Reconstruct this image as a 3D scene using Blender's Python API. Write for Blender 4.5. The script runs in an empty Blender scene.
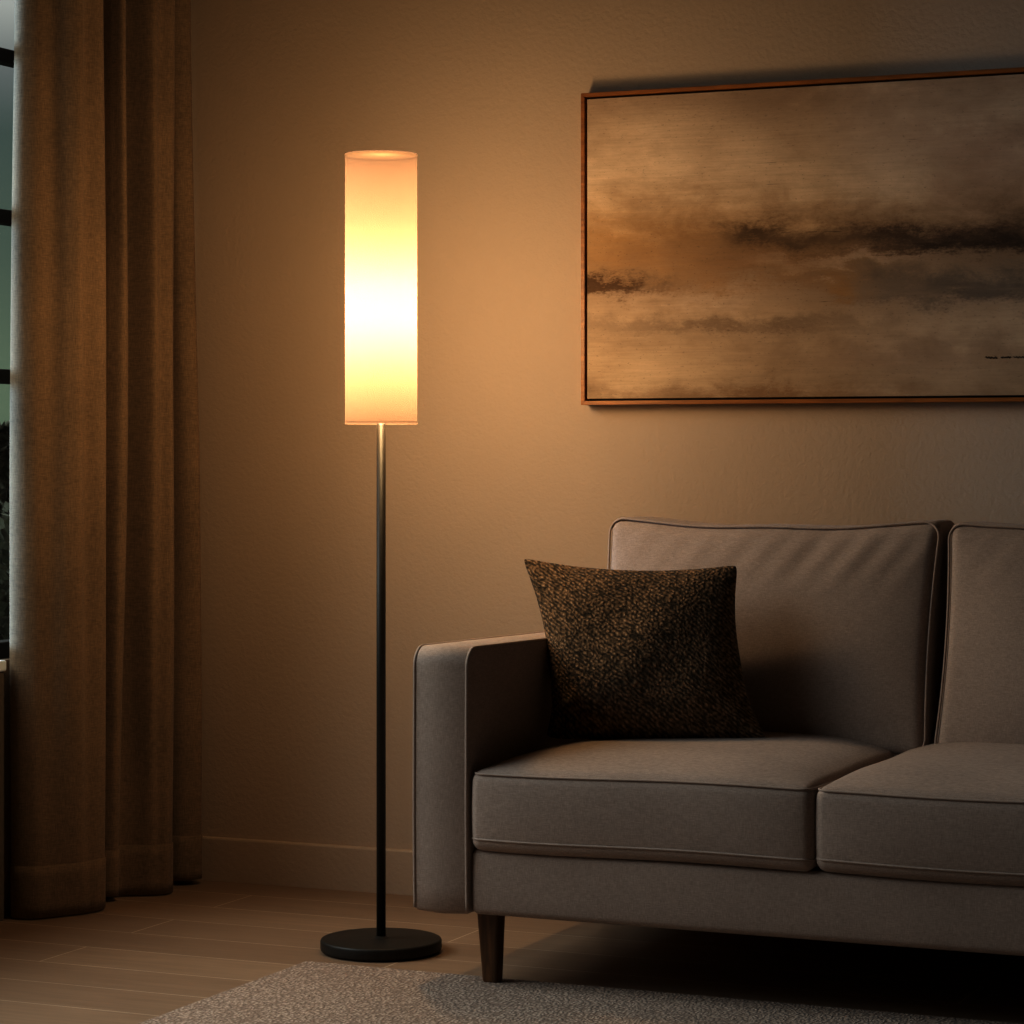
import bpy, bmesh, math, random
from mathutils import Vector, Matrix

random.seed(7)
C = bpy.context.scene.collection
SC = bpy.context.scene

# ------------------------------------------------------------------ materials
class NT:
    """tiny node-graph helper"""
    def __init__(self, tree):
        self.t = tree
    def n(self, typ, **kw):
        nd = self.t.nodes.new(typ)
        for k, v in kw.items():
            if k == 'i':
                for a, b in v.items():
                    nd.inputs[a].default_value = b
            else:
                setattr(nd, k, v)
        return nd
    def l(self, a, b):
        self.t.links.new(a, b)
    def m(self, op, a, b=None, c=None, clamp=False):
        nd = self.t.nodes.new('ShaderNodeMath')
        nd.operation = op
        nd.use_clamp = clamp
        for k, v in enumerate((a, b, c)):
            if v is None:
                continue
            if isinstance(v, (int, float)):
                nd.inputs[k].default_value = v
            else:
                self.l(v, nd.inputs[k])
        return nd.outputs[0]
    def mix(self, fac, a, b, blend='MIX'):
        nd = self.t.nodes.new('ShaderNodeMix')
        nd.data_type = 'RGBA'
        nd.blend_type = blend
        nd.clamp_factor = True
        for idx, v in ((0, fac), (6, a), (7, b)):
            if isinstance(v, (int, float)):
                nd.inputs[idx].default_value = v
            elif isinstance(v, tuple):
                nd.inputs[idx].default_value = (v[0], v[1], v[2], 1)
            else:
                self.l(v, nd.inputs[idx])
        return nd.outputs[2]
    def noise(self, vec, scale, detail=4, rough=.55, dist=0.0):
        nd = self.n('ShaderNodeTexNoise', i={'Scale': scale, 'Detail': detail, 'Roughness': rough, 'Distortion': dist})
        self.l(vec, nd.inputs['Vector'])
        return nd.outputs['Fac']
    def mapping(self, vec, scale=(1, 1, 1), loc=(0, 0, 0), rot=(0, 0, 0)):
        nd = self.n('ShaderNodeMapping', i={'Scale': scale, 'Location': loc, 'Rotation': rot})
        self.l(vec, nd.inputs['Vector'])
        return nd.outputs[0]
    def ramp(self, fac, stops):
        nd = self.n('ShaderNodeValToRGB')
        el = nd.color_ramp.elements
        while len(el) < len(stops):
            el.new(.5)
        for e, (p, c) in zip(el, stops):
            e.position = p
            e.color = (c[0], c[1], c[2], 1)
        self.l(fac, nd.inputs[0])
        return nd.outputs[0]


def mat(name, rough=.8, spec=.3, color=(.5, .5, .5), metal=0.0, sheen=0.0):
    m = bpy.data.materials.new(name)
    m.use_nodes = True
    b = m.node_tree.nodes['Principled BSDF']
    b.inputs['Base Color'].default_value = (*color, 1)
    b.inputs['Roughness'].default_value = rough
    b.inputs['Specular IOR Level'].default_value = spec
    b.inputs['Metallic'].default_value = metal
    if sheen:
        b.inputs['Sheen Weight'].default_value = sheen
        b.inputs['Sheen Roughness'].default_value = .5
    g = NT(m.node_tree)
    tc = g.n('ShaderNodeTexCoord')
    return m, g, b, tc


def bump(g, b, h, strength=.3, dist=.002):
    nd = g.n('ShaderNodeBump', i={'Strength': strength, 'Distance': dist})
    g.l(h, nd.inputs['Height'])
    g.l(nd.outputs[0], b.inputs['Normal'])


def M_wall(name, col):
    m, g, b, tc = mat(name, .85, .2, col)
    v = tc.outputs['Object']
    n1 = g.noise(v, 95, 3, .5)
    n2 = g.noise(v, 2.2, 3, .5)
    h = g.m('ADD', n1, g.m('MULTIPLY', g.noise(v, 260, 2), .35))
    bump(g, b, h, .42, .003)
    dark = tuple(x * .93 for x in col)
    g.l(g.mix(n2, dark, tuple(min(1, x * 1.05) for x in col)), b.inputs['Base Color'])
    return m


def M_floor():
    m, g, b, tc = mat('oak_planks', .48, .35)
    v = tc.outputs['Object']
    mp = g.mapping(v, loc=(.55, .008, 0))
    br = g.n('ShaderNodeTexBrick', offset=.37, offset_frequency=2,
             i={'Scale': 1.0, 'Mortar Size': .0016, 'Mortar Smooth': .3, 'Bias': 0.0,
                'Brick Width': 1.75, 'Row Height': .169,
                'Color1': (.29, .19, .125, 1), 'Color2': (.35, .235, .155, 1), 'Mortar': (.62, .47, .34, 1)})  # pale seam colour paints in the glint along the board bevels
    g.l(mp, br.inputs['Vector'])
    gv = g.mapping(v, scale=(2.2, 38, 1))
    gr = g.noise(gv, 1.6, 6, .62, .6)
    gv2 = g.mapping(v, scale=(6, 160, 1))
    gr2 = g.noise(gv2, 1.5, 4, .6, .2)
    tone = g.m('ADD', g.m('MULTIPLY', gr, .7), g.m('MULTIPLY', gr2, .3))
    k = g.ramp(tone, [(.25, (.72, .70, .68)), (.75, (1.18, 1.17, 1.15))])
    g.l(g.mix(1.0, br.outputs['Color'], k, 'MULTIPLY'), b.inputs['Base Color'])
    h = g.m('ADD', g.m('MULTIPLY', br.outputs['Fac'], -.6), g.m('MULTIPLY', gr2, .25))
    bump(g, b, h, .25, .002)
    g.l(g.m('ADD', g.m('MULTIPLY', gr, .16), .40), b.inputs['Roughness'])
    return m


def M_linen(name, col, scale=900, contrast=.16, bstr=.35, sheen=.12, broad=.08, axis='OBJ'):
    """plain woven upholstery: crossed threads + slubs"""
    m, g, b, tc = mat(name, .92, .12, col, sheen=sheen)
    v = tc.outputs['Object']
    a = g.noise(g.mapping(v, scale=(1, 1, .12)), scale, 2, .6)
    c = g.noise(g.mapping(v, scale=(.12, .12, 1)), scale, 2, .6)
    s = g.m('ADD', g.m('MULTIPLY', a, .5), g.m('MULTIPLY', c, .5))
    big = g.noise(v, 5, 3, .5)
    t = g.m('ADD', s, g.m('MULTIPLY', g.m('SUBTRACT', big, .5), broad * 3))
    lo = tuple(x * (1 - contrast * 2) for x in col)
    hi = tuple(min(1, x * (1 + contrast * 2)) for x in col)
    g.l(g.ramp(t, [(.3, lo), (.7, hi)]), b.inputs['Base Color'])
    bump(g, b, s, bstr, .0015)
    return m


def M_plain(name, col, rough=.5, metal=0.0, spec=.4, nscale=40, amt=.1, bstr=.05):
    m, g, b, tc = mat(name, rough, spec, col, metal)
    n = g.noise(tc.outputs['Object'], nscale, 4, .6)
    g.l(g.ramp(n, [(.3, tuple(x * (1 - amt) for x in col)), (.7, tuple(min(1, x * (1 + amt)) for x in col))]),
        b.inputs['Base Color'])
    if bstr:
        bump(g, b, n, bstr, .001)
    return m


def M_wood(name, col, rough=.45, axis=2, scale=14):
    m, g, b, tc = mat(name, rough, .4, col)
    sc = [9, 9, 9]
    sc[axis] = .8
    n = g.noise(g.mapping(tc.outputs['Object'], scale=tuple(sc)), scale, 5, .6, .8)
    g.l(g.ramp(n, [(.28, tuple(x * .6 for x in col)), (.72, tuple(min(1, x * 1.3) for x in col))]), b.inputs['Base Color'])
    bump(g, b, n, .08, .001)
    return m


def M_knit():
    """chunky dark-brown chevron weave of the throw pillow (UV space, 1 unit = one side)"""
    m, g, b, tc = mat('brown_chunky_weave', .95, .1, (.06, .042, .028), sheen=.1)
    uv = tc.outputs['UV']
    wob = g.n('ShaderNodeTexNoise', i={'Scale': 9.0, 'Detail': 3})
    g.l(uv, wob.inputs['Vector'])
    add = g.n('ShaderNodeVectorMath', operation='MULTIPLY_ADD')
    g.l(wob.outputs['Color'], add.inputs[0])
    add.inputs[1].default_value = (.045, .045, 0)
    g.l(uv, add.inputs[2])
    vor = g.n('ShaderNodeTexVoronoi', feature='F1', i={'Scale': 60.0, 'Randomness': .8})
    g.l(g.mapping(add.outputs[0], scale=(1, .8, 1)), vor.inputs['Vector'])
    w1 = g.n('ShaderNodeTexWave', wave_type='BANDS', bands_direction='DIAGONAL',
             i={'Scale': 17.0, 'Distortion': 3.0, 'Detail': 2.0, 'Detail Scale': 2.5})
    g.l(g.mapping(add.outputs[0], scale=(1.2, 1.2, 1)), w1.inputs['Vector'])
    sl = g.noise(g.mapping(add.outputs[0], scale=(26, 3.5, 1)), 2.2, 3, .6)
    h = g.m('ADD', g.m('MULTIPLY', g.m('SUBTRACT', 1.0, g.m('MULTIPLY', vor.outputs['Distance'], 1.2)), .7),
            g.m('MULTIPLY', w1.outputs['Fac'], .3))
    t = g.m('ADD', g.m('MULTIPLY', h, .7), g.m('MULTIPLY', sl, .4))
    g.l(g.ramp(t, [(.35, (.055, .036, .02)), (.62, (.23, .138, .075)), (.86, (.48, .30, .17))]), b.inputs['Base Color'])
    bump(g, b, h, .9, .004)
    return m


def M_rug():
    m, g, b, tc = mat('beige_rug_weave', .97, .08, (.5, .42, .35), sheen=.1)
    v = tc.outputs['Object']
    wob = g.n('ShaderNodeTexNoise', i={'Scale': 30.0, 'Detail': 2})
    g.l(v, wob.inputs['Vector'])
    add = g.n('ShaderNodeVectorMath', operation='MULTIPLY_ADD')
    g.l(wob.outputs['Color'], add.inputs[0])
    add.inputs[1].default_value = (.012, .012, 0)
    g.l(v, add.inputs[2])
    vor = g.n('ShaderNodeTexVoronoi', feature='F1', i={'Scale': 165.0, 'Randomness': .8})
    g.l(g.mapping(add.outputs[0], scale=(1, .62, 1), rot=(0, 0, .5)), vor.inputs['Vector'])
    n = g.noise(v, 240, 2, .6)
    big = g.noise(v, 3, 3, .5)
    h = g.m('ADD', g.m('SUBTRACT', 1.0, g.m('MULTIPLY', vor.outputs['Distance'], 1.3)), g.m('MULTIPLY', n, .35))
    t = g.m('ADD', h, g.m('MULTIPLY', g.m('SUBTRACT', big, .5), .25))
    g.l(g.ramp(t, [(.40, (.30, .212, .158)), (.72, (.48, .355, .272)), (1.0, (.60, .455, .36))]), b.inputs['Base Color'])
    bump(g, b, h, .8, .004)
    return m


def M_canvas():
    """abstract landscape: soft horizontal brush strokes; object space: x 0..W, z 0..H"""
    m, g, b, tc = mat('painted_canvas', .7, .2)
    sep = g.n('ShaderNodeSeparateXYZ')
    v = tc.outputs['Object']
    g.l(v, sep.inputs[0])
    X, Z = sep.outputs[0], sep.outputs[2]
    # ragged displacement of the forms
    st = g.noise(g.mapping(v, scale=(3.2, 1, 26)), 1.3, 7, .68, .4)
    rg = g.noise(g.mapping(v, scale=(5, 1, 9), loc=(3, 0, 5)), 1.5, 6, .65, .3)
    fine = g.noise(g.mapping(v, scale=(6, 1, 150), loc=(1, 0, 2)), 1.4, 5, .65, .2)
    grit = g.noise(g.mapping(v, scale=(30, 1, 60)), 4, 4, .7)
    big = g.noise(g.mapping(v, scale=(3.5, 1, 5), loc=(8, 0, 3)), 1.4, 5, .6, .2)
    dx = g.m('MULTIPLY', g.m('SUBTRACT', big, .5), .42)
    dz = g.m('ADD', g.m('MULTIPLY', g.m('SUBTRACT', rg, .5), .15), g.m('MULTIPLY', g.m('SUBTRACT', st, .5), .055))
    dz = g.m('ADD', dz, g.m('MULTIPLY', g.m('SUBTRACT', grit, .5), .045))
    xx = g.m('ADD', X, dx)
    zz = g.m('ADD', Z, dz)

    def blob(cx, cz, sx, sz, a=1.0, p=2.0):
        qx = g.m('POWER', g.m('ABSOLUTE', g.m('DIVIDE', g.m('SUBTRACT', xx, cx), sx)), p)
        qz = g.m('POWER', g.m('ABSOLUTE', g.m('DIVIDE', g.m('SUBTRACT', zz, cz), sz)), p)
        e = g.m('POWER', 2.7183, g.m('MULTIPLY', g.m('ADD', qx, qz), -1.0))
        tex = g.m('ADD', g.m('MULTIPLY', st, 1.1), g.m('MULTIPLY', fine, .5))
        return g.m('MULTIPLY', g.m('MULTIPLY', e, tex), a * 1.25, clamp=True)

    base = g.ramp(g.m('DIVIDE', Z, .68), [(.0, (.40, .29, .195)), (.16, (.47, .35, .245)), (.34, (.48, .36, .26)),
                                          (.55, (.52, .38, .25)), (.75, (.58, .45, .34)), (1.0, (.46, .34, .25))])
    col = base
    for (cx, cz, sx, sz, a, c, p) in (
        (.45, .64, .40, .05, .55, (.25, .165, .105), 2),
        (.70, .55, .25, .06, .35, (.30, .20, .14), 2),
        (.18, .60, .16, .05, .5, (.66, .52, .40), 2),
        (.50, .47, .30, .06, .6, (.60, .47, .36), 2),
        (.92, .46, .14, .11, .5, (.34, .21, .145), 4),
        (.10, .34, .30, .075, .85, (.40, .245, .115), 2),       # ochre left
        (.42, .30, .30, .07, .8, (.27, .155, .075), 2),         # umber middle
        (.62, .34, .60, .10, .55, (.34, .21, .11), 2),
        (.06, .255, .10, .022, 1.2, (.12, .065, .03), 2),    # dark patch at left
        (.42, .355, .13, .028, 1.0, (.10, .06, .03), 2),
        (.95, .335, .42, .055, 1.0, (.17, .10, .055), 2),   # long dark band
        (.73, .345, .20, .018, .85, (.08, .046, .024), 2),
        (.86, .325, .13, .022, 1.0, (.05, .028, .014), 2),
        (.62, .292, .18, .014, 1.0, (.46, .33, .23), 2),       # pale streak below
        (.92, .235, .34, .038, .95, (.165, .125, .095), 2.6),  # grey-blue bank
        (.58, .24, .05, .03, .9, (.34, .20, .09), 2),
        (.28, .225, .16, .022, .8, (.50, .38, .29), 2),
        (.34, .165, .30, .018, .6, (.19, .125, .08), 2),
        (.70, .10, .40, .04, .5, (.30, .20, .135), 2),
        (.15, .07, .22, .045, .5, (.56, .42, .29), 2),
        (.42, .012, .34, .022, .7, (.26, .15, .075), 2),
    ):
        col = g.mix(blob(cx, cz, sx, sz, a, p), col, c)
    col = g.mix(1.0, col, (1.12, 1.075, 1.01), 'MULTIPLY')
    sh = g.ramp(g.m('ADD', g.m('MULTIPLY', fine, .5), g.m('MULTIPLY', st, .5)),
                [(.30, (.70, .68, .66)), (.70, (1.22, 1.22, 1.22))])
    col = g.mix(.55, col, sh, 'MULTIPLY')
    mott = g.ramp(g.m('ADD', g.m('MULTIPLY', rg, .6), g.m('MULTIPLY', big, .4)), [(.32, (.72, .68, .64)), (.68, (1.2, 1.22, 1.25))])
    col = g.mix(.9, col, mott, 'MULTIPLY')
    # hairline dark cracks along the strokes
    crack = g.noise(g.mapping(v, scale=(3.5, 1, 120), loc=(7, 0, 9)), 1.2, 3, .6, .2)
    ck = g.m('GREATER_THAN', crack, .715)
    col = g.mix(g.m('MULTIPLY', ck, .55), col, (.07, .042, .024))
    spk = g.m('GREATER_THAN', grit, .64)
    col = g.mix(g.m('MULTIPLY', spk, .36), col, (.10, .065, .04))
    g.l(col, b.inputs['Base Color'])
    h = g.m('ADD', g.m('MULTIPLY', fine, .6), g.m('MULTIPLY', grit, .5))
    bump(g, b, h, .35, .002)
    return m


def M_shade():
    """sheer cream fabric drum: part of the bulb's light passes straight through the weave, part is diffused"""
    m = bpy.data.materials.new('lampshade_fabric')
    m.use_nodes = True
    t = m.node_tree
    t.nodes.clear()
    g = NT(t)
    out = g.n('ShaderNodeOutputMaterial')
    tc = g.n('ShaderNodeTexCoord')
    n = g.noise(g.mapping(tc.outputs['Object'], scale=(1, 1, .3)), 700, 2, .5)
    c = g.ramp(n, [(.3, (.84, .58, .50)), (.7, (.90, .61, .55))])
    tr = g.n('ShaderNodeBsdfTranslucent')
    df = g.n('ShaderNodeBsdfDiffuse')
    tp = g.n('ShaderNodeBsdfTransparent', i={0: (1, .96, .90, 1)})
    g.l(c, tr.inputs[0])
    df.inputs[0].default_value = (.098, .066, .044, 1)
    mx = g.n('ShaderNodeMixShader', i={0: .966})
    g.l(tr.outputs[0], mx.inputs[1]); g.l(df.outputs[0], mx.inputs[2])
    m2 = g.n('ShaderNodeMixShader', i={0: .34})
    g.l(mx.outputs[0], m2.inputs[1]); g.l(tp.outputs[0], m2.inputs[2])
    g.l(m2.outputs[0], out.inputs[0])
    return m


def M_emit(name, col, s):
    m = bpy.data.materials.new(name)
    m.use_nodes = True
    t = m.node_tree
    t.nodes.clear()
    g = NT(t)
    out = g.n('ShaderNodeOutputMaterial')
    e = g.n('ShaderNodeEmission', i={'Color': (*col, 1), 'Strength': s})
    g.l(e.outputs[0], out.inputs[0])
    return m


def M_glass():
    m = bpy.data.materials.new('window_glass')
    m.use_nodes = True
    t = m.node_tree
    t.nodes.clear()
    g = NT(t)
    out = g.n('ShaderNodeOutputMaterial')
    tr = g.n('ShaderNodeBsdfTransparent', i={0: (.92, .95, .94, 1)})
    gl = g.n('ShaderNodeBsdfGlossy', i={'Roughness': .02})
    lw = g.n('ShaderNodeLayerWeight', i={'Blend': .5})
    fr = g.m('ADD', g.m('MULTIPLY', g.m('POWER', lw.outputs['Facing'], 4.0), .35), .025)
    mx = g.n('ShaderNodeMixShader')
    g.l(fr, mx.inputs[0]); g.l(tr.outputs[0], mx.inputs[1]); g.l(gl.outputs[0], mx.inputs[2])
    g.l(mx.outputs[0], out.inputs[0])
    return m


def M_leaf(name, c1, c2):
    m, g, b, tc = mat(name, .7, .2, c1)
    n = g.noise(tc.outputs['Object'], 9, 4, .7)
    g.l(g.ramp(n, [(.35, c1), (.65, c2)]), b.inputs['Base Color'])
    return m


WALL = M_wall('beige_wall_paint', (.53, .40, .30))
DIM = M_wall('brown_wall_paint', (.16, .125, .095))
TRIM = M_wall('beige_trim_paint', (.53, .40, .30))
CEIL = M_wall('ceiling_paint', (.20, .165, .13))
FLOOR = M_floor()
SOFA = M_linen('greige_linen', (.41, .312, .255), 800, .13, .5)
PIPE = M_linen('greige_piping', (.41, .312, .255), 800, .10, .2)
CURT = M_linen('tan_linen_curtain', (.245, .165, .10), 520, .18, .5, .1)
KNIT = M_knit()
RUG = M_rug()
CANVAS = M_canvas()
FRAME = M_wood('walnut_frame', (.34, .125, .024), .38, 0, 9)
FRAMEV = M_wood('walnut_frame_upright', (.40, .15, .028), .38, 2, 9)
LEGW = M_wood('dark_walnut', (.16, .075, .030), .4, 2, 10)
BLACK = M_plain('black_brown_metal', (.034, .026, .019), .5, .2, .35, 120, .15, .03)
SHADE = M_shade()
RIM = M_plain('shade_rim_cloth', (.75, .60, .42), .8, 0, .2, 200, .08, .05)
DARKFRAME = M_plain('dark_window_frame', (.018, .013, .010), .45, 0, .4, 60, .15, .03)
SILL = M_plain('white_sill_paint', (.74, .80, .86), .5, 0, .4, 30, .05, .02)
GLASS = M_glass()
INK = M_plain('dark_brown_paint', (.03, .017, .009), .6, 0, .3, 60, .1, 0)
GROUND = M_leaf('garden_ground', (.030, .040, .022), (.055, .060, .035))
NEEDLE = M_leaf('conifer_needles', (.14, .14, .11), (.42, .44, .34))
LEAF = M_leaf('shrub_leaves', (.14, .13, .10), (.45, .52, .42))
BARK = M_wood('bark', (.045, .032, .024), .8, 2, 8)

# ------------------------------------------------------------------ mesh helpers
def obj(name, bm, m, parent=None, smooth=True, loc=None):
    me = bpy.data.meshes.new(name)
    bmesh.ops.recalc_face_normals(bm, faces=bm.faces[:])
    bm.to_mesh(me)
    bm.free()
    if smooth:
        for p in me.polygons:
            p.use_smooth = True
    me.materials.append(m)
    o = bpy.data.objects.new(name, me)
    C.objects.link(o)
    if parent is not None:
        o.parent = parent
    if loc is not None:
        o.location = loc
    return o


def thing(name, label, cat, loc=(0, 0, 0), group=None):
    o = bpy.data.objects.new(name, None)
    C.objects.link(o)
    o.empty_display_size = .1
    o.location = loc
    o['label'] = label
    o['category'] = cat
    if group:
        o['group'] = group
    return o


def tag(o, label, cat, group=None):
    o['label'] = label
    o['category'] = cat
    if group:
        o['group'] = group
    return o


def struct(name, bm, m, parent=None, smooth=False):
    o = obj(name, bm, m, parent, smooth)
    if parent is None:
        o['kind'] = 'structure'
    return o


def box(bm, x0, x1, y0, y1, z0, z1, bev=0.0, seg=2):
    t = bmesh.new()
    bmesh.ops.create_cube(t, size=1)
    for v in t.verts:
        v.co = Vector(((x0 + x1) / 2 + v.co.x * (x1 - x0), (y0 + y1) / 2 + v.co.y * (y1 - y0), (z0 + z1) / 2 + v.co.z * (z1 - z0)))
    if bev:
        bmesh.ops.bevel(t, geom=t.edges[:], offset=bev, segments=seg, profile=.5, affect='EDGES')
    merge(bm, t)
    return bm


def merge(bm, t):
    me = bpy.data.meshes.new('_tmp')
    t.to_mesh(me)
    t.free()
    bm.from_mesh(me)
    bpy.data.meshes.remove(me)


def lathe(prof, seg=64, cap=True):
    """prof: list of (r, z) from bottom to top"""
    bm = bmesh.new()
    rings = []
    for r, z in prof:
        if r < 1e-6:
            rings.append([bm.verts.new((0, 0, z))])
        else:
            rings.append([bm.verts.new((r * math.cos(2 * math.pi * k / seg), r * math.sin(2 * math.pi * k / seg), z)) for k in range(seg)])
    for a, b in zip(rings, rings[1:]):
        for k in range(seg):
            k2 = (k + 1) % seg
            if len(a) == 1 and len(b) == 1:
                continue
            if len(a) == 1:
                bm.faces.new((a[0], b[k2], b[k]))
            elif len(b) == 1:
                bm.faces.new((a[k], a[k2], b[0]))
            else:
                bm.faces.new((a[k], a[k2], b[k2], b[k]))
    return bm


def tube(bm, pts, r, closed=False, seg=8):
    pts = [Vector(p) for p in pts]
    n = len(pts)
    rings = []
    up = None
    for i, p in enumerate(pts):
        if closed:
            d = pts[(i + 1) % n] - pts[i - 1]
        else:
            d = pts[min(i + 1, n - 1)] - pts[max(i - 1, 0)]
        d.normalize()
        if up is None:
            up = Vector((0, 0, 1)) if abs(d.z) < .9 else Vector((1, 0, 0))
        u = (up - d * up.dot(d)).normalized()
        up = u
        w = d.cross(u)
        rr = r[i] if isinstance(r, (list, tuple)) else r
        rings.append([bm.verts.new(p + (u * math.cos(2 * math.pi * k / seg) + w * math.sin(2 * math.pi * k / seg)) * rr) for k in range(seg)])
    m = n if closed else n - 1
    for i in range(m):
        a, b = rings[i], rings[(i + 1) % n]
        off = 0
        if closed and i == n - 1:      # match twist at the seam
            off = min(range(seg), key=lambda o: sum((a[k].co - b[(k + o) % seg].co).length for k in range(seg)))
        for k in range(seg):
            bm.faces.new((a[k], a[(k + 1) % seg], b[(k + 1 + off) % seg], b[(k + off) % seg]))
    if not closed:
        bm.faces.new(rings[0][::-1])
        bm.faces.new(rings[-1])
    return bm


def axis_steps(h, r, n):
    """symmetric coordinates -h..h, crowded inside the rounding radius"""
    e = [h - r + r * math.tan(math.pi / 4 * k / 3) for k in range(4)]      # h-r .. h
    inner = [-(h - r) + 2 * (h - r) * k / n for k in range(1, n)]
    return [-x for x in reversed(e)] + inner + e


def rbox(w, d, h, r, nx, ny, nz, f=None):
    """rounded box centred on the origin, dense enough to deform with f"""
    bm = bmesh.new()
    H = (w / 2, d / 2, h / 2)
    S = [axis_steps(H[0], r, nx), axis_steps(H[1], r, ny), axis_steps(H[2], r, nz)]
    cache = {}

    def vert(i, j, k):
        if (i, j, k) not in cache:
            p = Vector((S[0][i], S[1][j], S[2][k]))
            q = Vector([max(-(H[a] - r), min(H[a] - r, p[a])) for a in range(3)])
            dd = p - q
            if dd.length > 1e-9:
                p = q + dd.normalized() * r
            if f:
                p = Vector(f(p))
            cache[(i, j, k)] = bm.verts.new(p)
        return cache[(i, j, k)]
    N = [len(s) - 1 for s in S]
    for a in range(3):
        b, c = (a + 1) % 3, (a + 2) % 3
        for side in (0, N[a]):
            for i in range(N[b]):
                for j in range(N[c]):
                    q = []
                    for di, dj in ((0, 0), (1, 0), (1, 1), (0, 1)):
                        idx = [0, 0, 0]
                        idx[a] = side
                        idx[b] = i + di
                        idx[c] = j + dj
                        q.append(vert(*idx))
                    bm.faces.new(q if side else q[::-1])
    return bm


def rloop(w, d, r, n=24, corner=6):
    """closed rounded-rectangle path in 2D, w x d centred"""
    pts = []
    cs = [(w / 2 - r, d / 2 - r, 0), (-(w / 2 - r), d / 2 - r, 90), (-(w / 2 - r), -(d / 2 - r), 180), (w / 2 - r, -(d / 2 - r), 270)]
    for q, (cx, cy, a0) in enumerate(cs):
        for k in range(corner + 1):
            a = math.radians(a0 + 90 * k / corner)
            pts.append((cx + r * math.cos(a), cy + r * math.sin(a)))
        nx = cs[(q + 1) % 4]
        a = math.radians(nx[2])
        e = (nx[0] + r * math.cos(a), nx[1] + r * math.sin(a))
        s = pts[-1]
        for k in range(1, n):
            pts.append((s[0] + (e[0] - s[0]) * k / n, s[1] + (e[1] - s[1]) * k / n))
    return pts


def spline(ctrl, n):
    out = []
    P = [ctrl[0]] + list(ctrl) + [ctrl[-1]]
    for i in range(1, len(P) - 2):
        for k in range(n):
            t = k / n
            p0, p1, p2, p3 = P[i - 1], P[i], P[i + 1], P[i + 2]
            out.append(tuple(.5 * (2 * p1[a] + (p2[a] - p0[a]) * t + (2 * p0[a] - 5 * p1[a] + 4 * p2[a] - p3[a]) * t * t
                                   + (3 * p1[a] - p0[a] - 3 * p2[a] + p3[a]) * t ** 3) for a in range(len(p1))))
    out.append(tuple(ctrl[-1]))
    return out


# ------------------------------------------------------------------ room shell
WX, WY, WR, YB, HC = -3.30, 5.39, 2.4, -1.4, 2.72       # left wall, back wall, right wall, open end, ceiling
struct('floor', box(bmesh.new(), WX - .14, WR + .1, YB, WY + .1, -.1, 0), FLOOR)
struct('ceiling', box(bmesh.new(), WX - .14, WR + .1, YB, WY + .1, HC, HC + .1), CEIL)
struct('wall_back', box(bmesh.new(), WX - .14, WR + .1, WY, WY + .12, 0, HC), WALL)
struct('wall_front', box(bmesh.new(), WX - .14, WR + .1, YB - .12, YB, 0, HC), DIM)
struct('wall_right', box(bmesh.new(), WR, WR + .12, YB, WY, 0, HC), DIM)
# left wall around the window opening
OY0, OY1, OZ0, OZ1 = 1.55, 5.22, .552, 2.42
bm = bmesh.new()
box(bm, WX - .13, WX, YB, WY, 0, OZ0)
box(bm, WX - .13, WX, YB, WY, OZ1, HC)
box(bm, WX - .13, WX, OY1, WY, OZ0, OZ1)
box(bm, WX - .13, WX, YB, OY0, OZ0, OZ1)
struct('wall_left', bm, WALL)


def baseboard(name, a, b, along):
    """profile (thickness, height) swept along x or y"""
    prof = [(0, 0), (.015, 0), (.015, .0965), (.0135, .0995), (.012, .1005), (0, .1005)]
    bm = bmesh.new()
    ends = []
    for s in (a, b):
        if along == 'x':
            ends.append([bm.verts.new((s, WY - t, z)) for t, z in prof])
        elif along == 'yl':
            ends.append([bm.verts.new((WX + t, s, z)) for t, z in prof])
        else:
            ends.append([bm.verts.new((WR - t, s, z)) for t, z in prof])
    n = len(prof)
    for k in range(n):
        bm.faces.new((ends[0][k], ends[0][(k + 1) % n], ends[1][(k + 1) % n], ends[1][k]))
    bm.faces.new(ends[0]); bm.faces.new(ends[1][::-1])
    struct(name, bm, TRIM)


baseboard('baseboard_back', WX, WR, 'x')
baseboard('baseboard_right', YB, WY - .016, 'yr')

# window in the left wall
win = bpy.data.objects.new('window_1', None)
C.objects.link(win)
win['kind'] = 'structure'
FX0, FX1 = WX - .065, WX - .03
bm = bmesh.new()
for y0, y1 in ((OY0, OY0 + .045), (OY1 - .045, OY1)):
    box(bm, FX0 - .005, FX1 + .005, y0, y1, OZ0, OZ1, .003)
for z0, z1 in ((OZ0, OZ0 + .036), (OZ1 - .045, OZ1)):
    box(bm, FX0 - .005, FX1 + .005, OY0 + .045, OY1 - .045, z0, z1, .003)
obj('window_frame', bm, DARKFRAME, win, False)
for zc in (1.1645, 1.512, 1.862, 2.21):
    obj('window_bar', box(bmesh.new(), FX0, FX1, OY0 + .04, OY1 - .04, zc - .0155, zc + .0155, .003), DARKFRAME, win, False)
for yc in (2.4, 3.25, 4.1):
    obj('window_bar', box(bmesh.new(), FX0, FX1, yc - .0155, yc + .0155, OZ0 + .03, OZ1 - .04, .003), DARKFRAME, win, False)
obj('window_pane', box(bmesh.new(), FX0 + .014, FX0 + .018, OY0 + .04, OY1 - .04, OZ0 + .03, OZ1 - .04), GLASS, win, False)
obj('window_sill', box(bmesh.new(), WX - .035, WX + .032, OY0 - .03, 4.742, OZ0 - .02, OZ0 + .004, .004), SILL, win, False)
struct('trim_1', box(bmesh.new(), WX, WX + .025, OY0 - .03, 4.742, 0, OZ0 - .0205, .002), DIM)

# ------------------------------------------------------------------ garden outside the window
struct('garden_ground', box(bmesh.new(), -40, WX - .15, -10, 60, -.3, -.12), GROUND)


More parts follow.
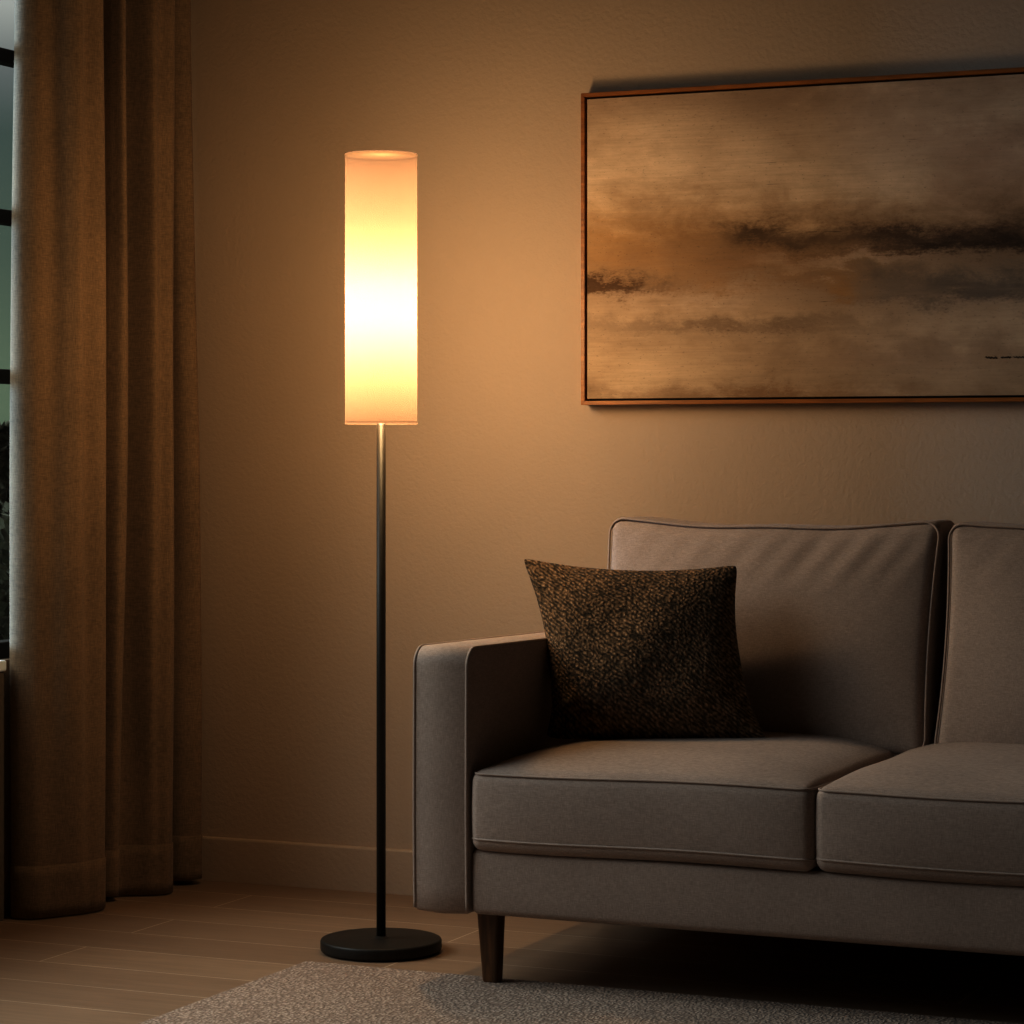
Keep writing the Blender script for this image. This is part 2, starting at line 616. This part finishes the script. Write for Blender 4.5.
def leaves(bm, n, place, size, rnd):
    for _ in range(n):
        p, d = place()
        d = Vector(d).normalized()
        s = size * rnd.uniform(.6, 1.3)
        side = d.cross(Vector((rnd.uniform(-1, 1), rnd.uniform(-1, 1), rnd.uniform(-1, 1)))).normalized() * s * .32
        p = Vector(p)
        bm.faces.new([bm.verts.new(q) for q in (p, p + d * s * .5 + side, p + d * s, p + d * s * .5 - side)])


def conifer(x, y, h, label):
    rnd = random.Random(int(x * 100))
    t = thing('conifer_tree', label, 'tree', (x, y, -.12))
    obj('trunk', lathe([(.0, 0), (.09, 0), (.06, h * .5), (.008, h * .97), (0, h)], 10), BARK, t)
    bm = bmesh.new()

    def place():
        k = rnd.random() ** .75
        z = h * (.06 + .92 * k)
        rmax = (1 - k) * h * .27 + .02
        tier = (k * 14) % 1
        r = rmax * rnd.uniform(.2, 1.0) * (.65 + .35 * (1 - tier))
        a = rnd.uniform(0, 2 * math.pi)
        return (r * math.cos(a), r * math.sin(a), z - r * .25), (math.cos(a), math.sin(a), rnd.uniform(-.5, .25))
    leaves(bm, 5200, place, .14, rnd)
    obj('foliage', bm, NEEDLE, t, False)


def shrub(x, y, h, w, label):
    rnd = random.Random(int(x * 77))
    t = thing('garden_shrub', label, 'shrub', (x, y, -.12))
    bm = bmesh.new()
    for k in range(9):
        a = k * 2.4
        tube(bm, [(0.03 * math.cos(a), .03 * math.sin(a), 0), (w * .2 * math.cos(a), w * .2 * math.sin(a), h * .45),
                  (w * .42 * math.cos(a), w * .42 * math.sin(a), h * .85)], [.014, .009, .004], seg=6)
    obj('stem', bm, BARK, t)
    bm = bmesh.new()

    def place():
        a = rnd.uniform(0, 2 * math.pi)
        q = rnd.random() ** .4
        e = rnd.uniform(-.9, 1)
        r = w * .5 * q * math.sqrt(max(0, 1 - e * e))
        return (r * math.cos(a), r * math.sin(a), h * .52 + h * .46 * q * e), (math.cos(a), math.sin(a), rnd.uniform(-.2, 1.1))
    leaves(bm, 3600, place, .085, rnd)
    obj('foliage', bm, LEAF, t, False)


conifer(-7.05, 10.2, 1.26, 'small pointed conifer standing in the garden beyond the window')
shrub(-4.62, 6.75, .98, 1.0, 'leafy dark green shrub growing outside just below the window')

# ------------------------------------------------------------------ curtain
mid = [(-3.255, 4.88), (-3.280, 4.81), (-3.276, 4.768), (-3.248, 4.748), (-3.212, 4.760), (-3.190, 4.796), (-3.163, 4.814),
       (-3.147, 4.838), (-3.156, 4.868), (-3.139, 4.908), (-3.158, 4.945), (-3.235, 4.965), (-3.258, 5.00), (-3.235, 5.030), (-3.195, 5.028),
       (-3.166, 5.034), (-3.180, 5.068), (-3.236, 5.09), (-3.250, 5.122), (-3.215, 5.138), (-3.150, 5.142), (-3.148, 5.166), (-3.129, 5.186), (-3.146, 5.210),
       (-3.222, 5.225), (-3.238, 5.262), (-3.205, 5.282), (-3.160, 5.284), (-3.134, 5.305), (-3.146, 5.330), (-3.212, 5.342)]
low = list(mid)
for k, q in ((2, (-3.281, 4.775)), (3, (-3.256, 4.758)), (4, (-3.216, 4.772)), (5, (-3.192, 4.806)), (6, (-3.176, 4.838)), (7, (-3.163, 4.866)), (8, (-3.156, 4.888)),
             (9, (-3.147, 4.908)), (13, (-3.225, 5.020)), (14, (-3.200, 5.022)), (15, (-3.184, 5.035)), (16, (-3.190, 5.058)), (17, (-3.215, 5.075)), (18, (-3.210, 5.098)),
             (19, (-3.185, 5.110)), (20, (-3.155, 5.122)), (21, (-3.135, 5.140)), (22, (-3.125, 5.162))):
    low[k] = q
top = [(x, y) for x, y in mid]
for k, dx in ((2, .012), (3, .010), (4, .006), (27, -.016), (28, -.022), (29, -.02), (14, .006), (15, .006)):
    top[k] = (top[k][0] + dx, top[k][1])
NP = 9
PM, PL, PT = spline(mid, NP), spline(low, NP), spline(top, NP)
bm = bmesh.new()
rows = []
zs = [.004, .03, .06, .09, .112, .1135, .116] + [.15 + (2.66 - .15) * k / 60 for k in range(61)]
for z in zs:
    row = []
    for j in range(len(PM)):
        if z < 1.0:
            t = (1 - z / 1.0) ** 1.6
            x = PM[j][0] * (1 - t) + PL[j][0] * t
            y = PM[j][1] * (1 - t) + PL[j][1] * t
        else:
            t = min(1, (z - 1.0) / 1.0)
            x = PM[j][0] * (1 - t) + PT[j][0] * t
            y = PM[j][1] * (1 - t) + PT[j][1] * t
        s = j / len(PM)
        y += .004 * math.sin(z * 2.3 + s * 21) + .002 * math.sin(z * 5.1 + s * 40)
        x += .0022 * math.sin(z * 3.1 + s * 33)
        row.append((x, y))
    # doubled hem at the bottom sticks out a little
    if z < .113:
        q = []
        for j in range(len(row)):
            a, b = row[max(0, j - 1)], row[min(len(row) - 1, j + 1)]
            d = Vector((b[0] - a[0], b[1] - a[1])).normalized()
            q.append((row[j][0] + d.y * .0022, row[j][1] - d.x * .0022))
        row = q
    rows.append([bm.verts.new((x, y, z + (.010 * math.sin(2.5 + j * .045) * (1 if z < .01 else 0) if z < .01 else 0))) for j, (x, y) in enumerate(row)])
for a, b in zip(rows, rows[1:]):
    for j in range(len(a) - 1):
        bm.faces.new((a[j], a[j + 1], b[j + 1], b[j]))
for v in rows[0]:
    v.co.z = max(.003, v.co.z)
cur = obj('curtain', bm, CURT)
so = cur.modifiers.new('thickness', 'SOLIDIFY')
so.thickness = .003
so.offset = 0
tag(cur, 'long tan linen curtain hanging in deep folds beside the window at left', 'curtain')

# ------------------------------------------------------------------ floor lamp
lamp = thing('floor_lamp', 'tall floor lamp with glowing white cylinder shade and round black base', 'lamp', (-2.381, 4.752, 0))
obj('base', lathe([(0, .002), (.117, .002), (.1205, .0045), (.1215, .008), (.1215, .0215), (.1203, .0248), (.1175, .0262), (.02, .0266), (.0135, .028), (.0105, .031), (0, .031)], 96), BLACK, lamp)
obj('pole', lathe([(0, .0268), (.0092, .0268), (.0092, 1.058), (0, 1.058)], 28), BLACK, lamp)
R0, Z0, Z1 = .0723, 1.0555, 1.597
sh = obj('lamp_shade', lathe([(R0, Z0 + .006), (R0, Z0 + .05), (R0, 1.2), (R0, 1.33), (R0, 1.45), (R0, Z1 - .05), (R0, Z1 - .006)], 96), SHADE, lamp)
for z in (Z0, Z1 - .006):
    bm = lathe([(R0 + .0001, z), (R0 + .0006, z + .0006), (R0 + .0006, z + .0054), (R0 + .0001, z + .006)], 96)
    obj('rim_trim', bm, SHADE, sh)
obj('added_light_stop', lathe([(0, Z0 + .001), (R0 * .5, Z0 + .001), (R0 - .0008, Z0 + .001)], 96), SHADE, sh)  # added disc, holds back bulb light falling on pole and floor
obj('added_light_stop', lathe([(0, Z1 - .001), (R0 * .5, Z1 - .001), (R0 - .0008, Z1 - .001)], 96), SHADE, sh)  # added disc, cuts the bulb light rising to the ceiling
zl = [1.085 + .06 * k for k in range(9)]
wl = [.21 + .79 * math.exp(-((z - 1.285) / .09) ** 2) for z in zl]
for z, q in zip(zl, wl):             # one upright tube bulb, a chain of small lamps
    ld = bpy.data.lights.new('lamp_bulb_light', 'POINT')
    ld.energy = 49.5 * q / sum(wl)
    ld.color = (1.0, .79, .485)
    ld.shadow_soft_size = .025
    lo = bpy.data.objects.new('lamp_bulb_light', ld)
    C.objects.link(lo)
    lo.parent = lamp
    lo.location = (0, 0, z)

# ------------------------------------------------------------------ framed painting
PX0, PZ0, PW, PH = -2.194, 1.1025, 1.12, .680
pic = thing('framed_painting', 'large abstract brown and beige landscape painting in thin walnut frame on wall', 'painting', (PX0, WY, PZ0))
fw, fd = .0088, .040


def mitre(parts):
    bm = bmesh.new()
    vs = [bm.verts.new(p) for p in parts]
    for q in ((0, 1, 2, 3), (7, 6, 5, 4), (0, 4, 5, 1), (1, 5, 6, 2), (2, 6, 7, 3), (3, 7, 4, 0)):
        bm.faces.new([vs[i] for i in q])
    bmesh.ops.bevel(bm, geom=bm.edges[:], offset=.0008, segments=2, affect='EDGES')
    return bm


def bar(p0, p1, q1, q0):
    return mitre([(x, -fd, z) for x, z in (p0, p1, q1, q0)] + [(x, -.002, z) for x, z in (p0, p1, q1, q0)])


fr = bmesh.new()
merge(fr, bar((0, 0), (PW, 0), (PW - fw, fw), (fw, fw)))
merge(fr, bar((0, PH), (fw, PH - fw), (PW - fw, PH - fw), (PW, PH)))
merge(fr, bar((0, 0), (fw, fw), (fw, PH - fw), (0, PH)))
merge(fr, bar((PW, 0), (PW, PH), (PW - fw, PH - fw), (PW - fw, fw)))
fo = obj('frame', fr, FRAME, pic, False)
obj('backing_board', box(bmesh.new(), fw * .5, PW - fw * .5, -.010, -.003, fw * .5, PH - fw * .5), BLACK, fo, False)
gp = fw + .0042
cv = obj('canvas', box(bmesh.new(), gp, PW - gp, -.036, -.0101, gp, PH - gp, .0012), CANVAS, pic, False)
bm = bmesh.new()
rs = random.Random(5)
x = .892
for k in range(3):
    pts = []
    L = (.026, .020, .024)[k]
    for q in range(14):
        pts.append((x + L * q / 13 + rs.uniform(-.0006, .0006), -.0364, .0905 + .0018 * math.sin(q * 1.9 + k) * (1 if k else 1.3) + rs.uniform(-.0007, .0007)))
    tube(bm, pts, [.0009 * rs.uniform(.5, 1.2) for _ in pts], seg=5)
    x += L + .007
obj('signature', bm, INK, cv)

# ------------------------------------------------------------------ rug
bm = bmesh.new()
box(bm, -2.445, .35, 2.35, 4.555, 0.0005, .011, .004, 3)
tag(obj('area_rug', bm, RUG), 'large woven beige rug lying on the wooden floor under the sofa front', 'rug')

# ------------------------------------------------------------------ sofa
SX0, SX1 = -2.166, -.575           # outer faces of the arms
FY, BY = 4.455, 5.33
AW = .114
sofa = thing('sofa', 'light greige two-seat sofa with piped edges on dark wooden legs', 'sofa', ((SX0 + SX1) / 2, 4.9, 0))
SO = Vector(sofa.location)


def local(bm):
    bmesh.ops.translate(bm, verts=bm.verts[:], vec=-SO)
    return bm


def sofa_part(name, bm, m=SOFA, parent=None, smooth=True):
    o = obj(name, local(bm), m, sofa, smooth)
    if parent is not None:
        o.parent = parent            # parents sit at the sofa's own origin, so no offset is needed
    return o


# base with rounded front upper edge
ix0, ix1 = SX0 + AW, SX1 - AW


def base_f(p):
    # slight swell of the upholstered front rail
    y = p.y - .003 * (1 - (p.z / .061) ** 2) * (1 if p.y < 0 else 0)
    return Vector((p.x + (ix0 + ix1) / 2, y + (FY + .008 + BY) / 2, p.z + .2035))


sofa_part('seat_base', rbox(ix1 - ix0 - .001, BY - FY - .008, .122, .014, 24, 10, 4, base_f))


def arm(x0, x1):
    z0, z1 = .143, .637
    # profile in (y, z), rounded front-top corner, gently falling to the back
    rc = .036
    prof = [(FY + .002, z0 + .008), (FY, z0 + .05), (FY - .002, .32), (FY - .001, .5), (FY, z1 - rc)]
    for k in range(1, 9):
        a = math.pi - math.pi / 2 * k / 8
        prof.append((FY + rc + rc * math.cos(a), z1 - rc + rc * math.sin(a)))
    for k in range(1, 9):
        y = FY + rc + (BY - FY - rc - .02) * k / 8
        prof.append((y, z1 - .016 * k / 8))
    prof += [(BY - .006, z1 - .022), (BY, z1 - .04), (BY, z0 + .01), (BY - .01, z0), (FY + .012, z0)]
    n = len(prof)
    bm = bmesh.new()
    r = .007
    secs = []
    for (x, ins) in ((x0, r), (x0 + r * .3, r * .3), (x0 + r, 0), ((x0 + x1) / 2, -.0025), (x1 - r, 0), (x1 - r * .3, r * .3), (x1, r)):
        cy, cz = (FY + BY) / 2, (z0 + z1) / 2
        ring = []
        for (y, z) in prof:
            yy = y + (ins if y < FY + .1 else (-ins if y > BY - .1 else 0))
            zz = z + (ins if z < z0 + .1 else (-ins if z > z1 - .1 else 0))
            ring.append(bm.verts.new((x, yy, zz)))
        secs.append(ring)
    for a, b in zip(secs, secs[1:]):
        for k in range(n):
            bm.faces.new((a[k], a[(k + 1) % n], b[(k + 1) % n], b[k]))
    bm.faces.new(secs[0]); bm.faces.new(secs[-1][::-1])
    pipes = bmesh.new()
    path = [(y, z) for (y, z) in prof[:-1]]
    dense = []
    for a, b in zip(path, path[1:]):
        for k in range(3):
            dense.append((a[0] + (b[0] - a[0]) * k / 3, a[1] + (b[1] - a[1]) * k / 3))
    for x in (x0 + .0035, x1 - .0035):
        tube(pipes, [(x, y + (.0015 if y < FY + .02 else 0), z - .0015) for y, z in dense], .0036, seg=8)
    return bm, pipes


for x0, x1 in ((SX0, SX0 + AW), (SX1 - AW, SX1)):
    b_, p_ = arm(x0, x1)
    a = sofa_part('armrest', b_)
    sofa_part('piping', p_, PIPE, a)

sofa_part('back_frame', rbox(ix1 - ix0 - .001, .12, .46, .03, 10, 3, 6,
                             lambda p: Vector((p.x + (ix0 + ix1) / 2, p.y + BY - .062, p.z + .45))))


def seat(x0, x1):
    w, d = x1 - x0, .80
    zt, zb = .413, .263
    h = zt - zb
    cx, cy, cz = (x0 + x1) / 2, FY - .004 + d / 2, (zt + zb) / 2

    def f(p):
        u = max(-1, min(1, p.x / (w / 2)))
        v = max(-1, min(1, p.y / (d / 2)))
        k = p.z / (h / 2)
        x, y, z = p
        if k > 0:
            z += k * .032 * (1 - abs(u) ** 5) * (1 - abs(v) ** 6)
        else:
            z += k * .004 * (1 - u * u) * (1 - v * v)
        e = 1 - k * k
        y += -.006 * e * (1 if v < 0 else 0) * (1 - u ** 8) + .0015 * math.sin(x * 14 + 1) * (v < 0)
        x += (.003 if u > 0 else -.003) * e * abs(u) ** 3
        z += .002 * math.sin(x * 9 + cx * 7) + .0012 * math.sin(y * 17 + x * 5) * (k > 0)
        return Vector((x + cx, y + cy, z + cz))
    bm = rbox(w, d, h, .020, 22, 26, 5, f)
    pipes = bmesh.new()
    for zz, gw in ((h / 2 - .0055, -.005), (.2865 - cz, .001)):
        loop = rloop(w + gw, d + gw,   .024, 26, 8)
        tube(pipes, [f(Vector((a, b, zz))) for a, b in loop], .0022, True, 8)
    return bm, pipes


for x0, x1 in ((ix0 + .004, -1.389), (-1.385, ix1 - .004)):
    b_, p_ = seat(x0, x1)
    a = sofa_part('seat_cushion', b_)
    sofa_part('piping', p_, PIPE, a)


def back(x0, x1, seed, z0=.408, z1=.862, lift=0.0):
    w, t, h = x1 - x0, .155, z1 - z0
    cx, cz = (x0 + x1) / 2, (z0 + z1) / 2
    yf = 5.005
    ph = seed * 1.7

    def f(p):
        u = max(-1, min(1, p.x / (w / 2)))
        v = max(-1, min(1, p.z / (h / 2)))
        k = p.y / (t / 2)
        x, y, z = p
        puff = (1 - abs(u) ** 3.2) * (1 - abs(v) ** 3.0)
        if k < 0:
            y += k * .034 * puff
            # pulled creases under the top edge
            mk = math.exp(-((v - .74) / .22) ** 2) * (1 - abs(u) ** 8)
            rgt = .35 + .65 * max(0, min(1, (u + .25) / .5))
            y += -.0022 * mk * rgt * (math.sin((x * 1.0 - z * .75) * 92 + ph) + .5 * math.sin((x - z * .4) * 41 + 2 * ph))
            y += .003 * math.sin(x * 9 + z * 13 + ph) * puff
        else:
            y += k * .02 * puff
        # sagging top edge between its two ears, sides slightly drawn in
        top_ = max(0, v)
        z += -.014 * top_ * (1 - u * u) ** 1.0 + .004 * top_ * abs(u) ** 6 + .0018 * math.sin(x * 22 + ph) * top_
        x += (-1 if u > 0 else 1) * .010 * abs(u) ** 3 * (1 - v * v)
        zz = z + h / 2
        y += zz * .30 - .05 * (zz / h) ** 2 * .3
        return Vector((x + cx, y + yf + t / 2, z + cz))
    bm = rbox(w, t, h, .026, 60, 5, 44, f)
    pipes = bmesh.new()
    for yy in (-t / 2 + .006, t / 2 - .006):
        loop = rloop(w - .003, h - .003, .036, 34, 8)
        tube(pipes, [f(Vector((a, yy, b))) for a, b in loop], .0025, True, 8)
    return bm, pipes


for x0, x1, sd in ((-2.041, -1.334, 1), (-1.322, ix1 - .006, 3)):
    b_, p_ = back(x0, x1, sd)
    a = sofa_part('back_cushion', b_)
    sofa_part('piping', p_, PIPE, a)


def leg(x, y, z0):
    bm = bmesh.new()
    secs = []
    for z, hw, dx in ((z0, .0140, .003), (z0 + .003, .0152, .003), (.08, .0185, .0015), (.150, .0220, 0)):
        ring = []
        for a, b in rloop(hw * 2, hw * 2, hw * .35, 1, 4):
            ring.append(bm.verts.new((x + dx + a, y + b, z)))
        secs.append(ring)
    n = len(secs[0])
    for a, b in zip(secs, secs[1:]):
        for k in range(n):
            bm.faces.new((a[k], a[(k + 1) % n], b[(k + 1) % n], b[k]))
    bm.faces.new(secs[0][::-1]); bm.faces.new(secs[-1])
    return bm


for x, y, z0 in ((-2.034, 4.518, .0113), (SX1 - .14, 4.520, .0113), (-2.09, 5.25, .001), (SX1 - .08, 5.25, .001)):
    sofa_part('leg', leg(x, y, z0), LEGW, None, False)

# ------------------------------------------------------------------ throw pillow
TL, TR = Vector((-2.132, 4.885, .788)), Vector((-1.700, 4.965, .778))
BL, BR = Vector((-2.040, 4.790, .437)), Vector((-1.612, 4.885, .446))
nrm = ((TR - TL) + (BR - BL)).cross((TL - BL) + (TR - BR)).normalized()
if nrm.y > 0:
    nrm = -nrm
N = 64


def pil(u, v, side):
    # u, v in -1..1 ; v = 1 at the top
    su = .13 * (1 - abs(v) ** 2) if v > 0 else .13 * (1 - abs(v) ** 3.2)
    sv = .115 * (1 - u * u) if v > 0 else .0
    cr = 1 - .028 * (abs(u) * abs(v)) ** 14
    u, v = u * cr, v * cr
    uu = u * (1 - su * abs(u) ** 1.5)
    vv = v * (1 - sv * abs(v) ** 1.5)
    a, b = (uu + 1) / 2, (vv + 1) / 2
    p = BL * (1 - a) * (1 - b) + BR * a * (1 - b) + TL * (1 - a) * b + TR * a * b
    e = max(0, (1 - u * u) * (1 - v * v))
    th = .078 * e ** .52 * (1.12 - .16 * v)
    wr = .004 * math.sin(u * 7 - v * 5 + 1) * e + .006 * math.exp(-((abs(u) - .8) / .2) ** 2 - ((v + .75) / .2) ** 2) * math.sin((u * (1 if u > 0 else -1) + v) * 16)
    return p + nrm * side * (th + (wr if side > 0 else 0))


bm = bmesh.new()
uvl = bm.loops.layers.uv.new('UVMap')


def gr(k):
    return math.sin(math.pi / 2 * (2 * k / N - 1))


V = {}
for s in (1, -1):
    for i in range(N + 1):
        for j in range(N + 1):
            edge = i in (0, N) or j in (0, N)
            key = (i, j, 0 if edge else s)
            if key not in V:
                V[key] = bm.verts.new(pil(gr(i), gr(j), s))
for s in (1, -1):
    for i in range(N):
        for j in range(N):
            q = []
            for di, dj in ((0, 0), (1, 0), (1, 1), (0, 1)):
                I, J = i + di, j + dj
                edge = I in (0, N) or J in (0, N)
                q.append((V[(I, J, 0 if edge else s)], (gr(I) + 1) / 2, (gr(J) + 1) / 2))
            if s < 0:
                q = q[::-1]
            fc = bm.faces.new([a[0] for a in q])
            for lp, a in zip(fc.loops, q):
                lp[uvl].uv = (a[1], a[2])
po = obj('throw_pillow', bm, KNIT)
tag(po, 'dark brown chunky woven square throw pillow leaning in the corner of the sofa', 'pillow')

# ------------------------------------------------------------------ light
w = bpy.data.worlds.new('dusk_sky')
SC.world = w
w.use_nodes = True
g = NT(w.node_tree)
bg = w.node_tree.nodes['Background']
tc = g.n('ShaderNodeTexCoord')
sp = g.n('ShaderNodeSeparateXYZ')
g.l(tc.outputs['Generated'], sp.inputs[0])
col = g.ramp(g.m('ADD', g.m('MULTIPLY', sp.outputs[2], .5), .5),
             [(.46, (.10, .12, .09)), (.51, (.17, .215, .155)), (.535, (.12, .155, .125)), (.56, (.10, .13, .12)), (.571, (.20, .21, .21)), (.582, (.42, .415, .40)), (1.0, (.40, .40, .41))])
g.l(col, bg.inputs['Color'])
bg.inputs['Strength'].default_value = 1.4


def area(name, loc, rot, sx, sy, power, color):
    ld = bpy.data.lights.new(name, 'AREA')
    ld.shape = 'RECTANGLE'
    ld.size, ld.size_y = sx, sy
    ld.energy = power
    ld.color = color
    ld.spread = math.radians(120)
    o = bpy.data.objects.new(name, ld)
    C.objects.link(o)
    o.location = loc
    o.rotation_euler = rot
    return o


# dusk daylight arriving through the left window
area('window_daylight', (WX - .60, 3.35, 1.95), (math.radians(46), 0, math.radians(-90)), 2.3, 1.6, 68, (.84, .92, 1.0))

lo = area('curtain_edge_strip_lamp', (-3.78, 4.56, 1.40), (0, 0, 0), .05, 1.7, 3.8, (.35, .60, 1.0))  # added strip lamp outside the glass, brightens the curtain's leading edge in blue
lo.rotation_euler = Vector((.53, .245, -.05)).to_track_quat('-Z', 'Y').to_euler()
lo.data.spread = math.radians(26)

# ------------------------------------------------------------------ camera
cd = bpy.data.cameras.new('camera')
cam = bpy.data.objects.new('camera', cd)
C.objects.link(cam)
cam.location = (0, 0, 1.0)
cam.rotation_euler = (math.radians(90), 0, math.radians(23.7857))
cd.sensor_fit = 'HORIZONTAL'
cd.sensor_width = 36
cd.lens = 36 * 2650 / 1024
cd.shift_y = -60 / 1024
cd.clip_start = .05
SC.camera = cam

SC.view_settings.view_transform = 'Standard'
SC.view_settings.look = 'None'
SC.view_settings.exposure = 0.0
SC.view_settings.gamma = .67
SC.cycles.use_guiding = True
SC.cycles.use_denoising = True
SC.cycles.max_bounces = 10
SC.cycles.sample_clamp_indirect = 10
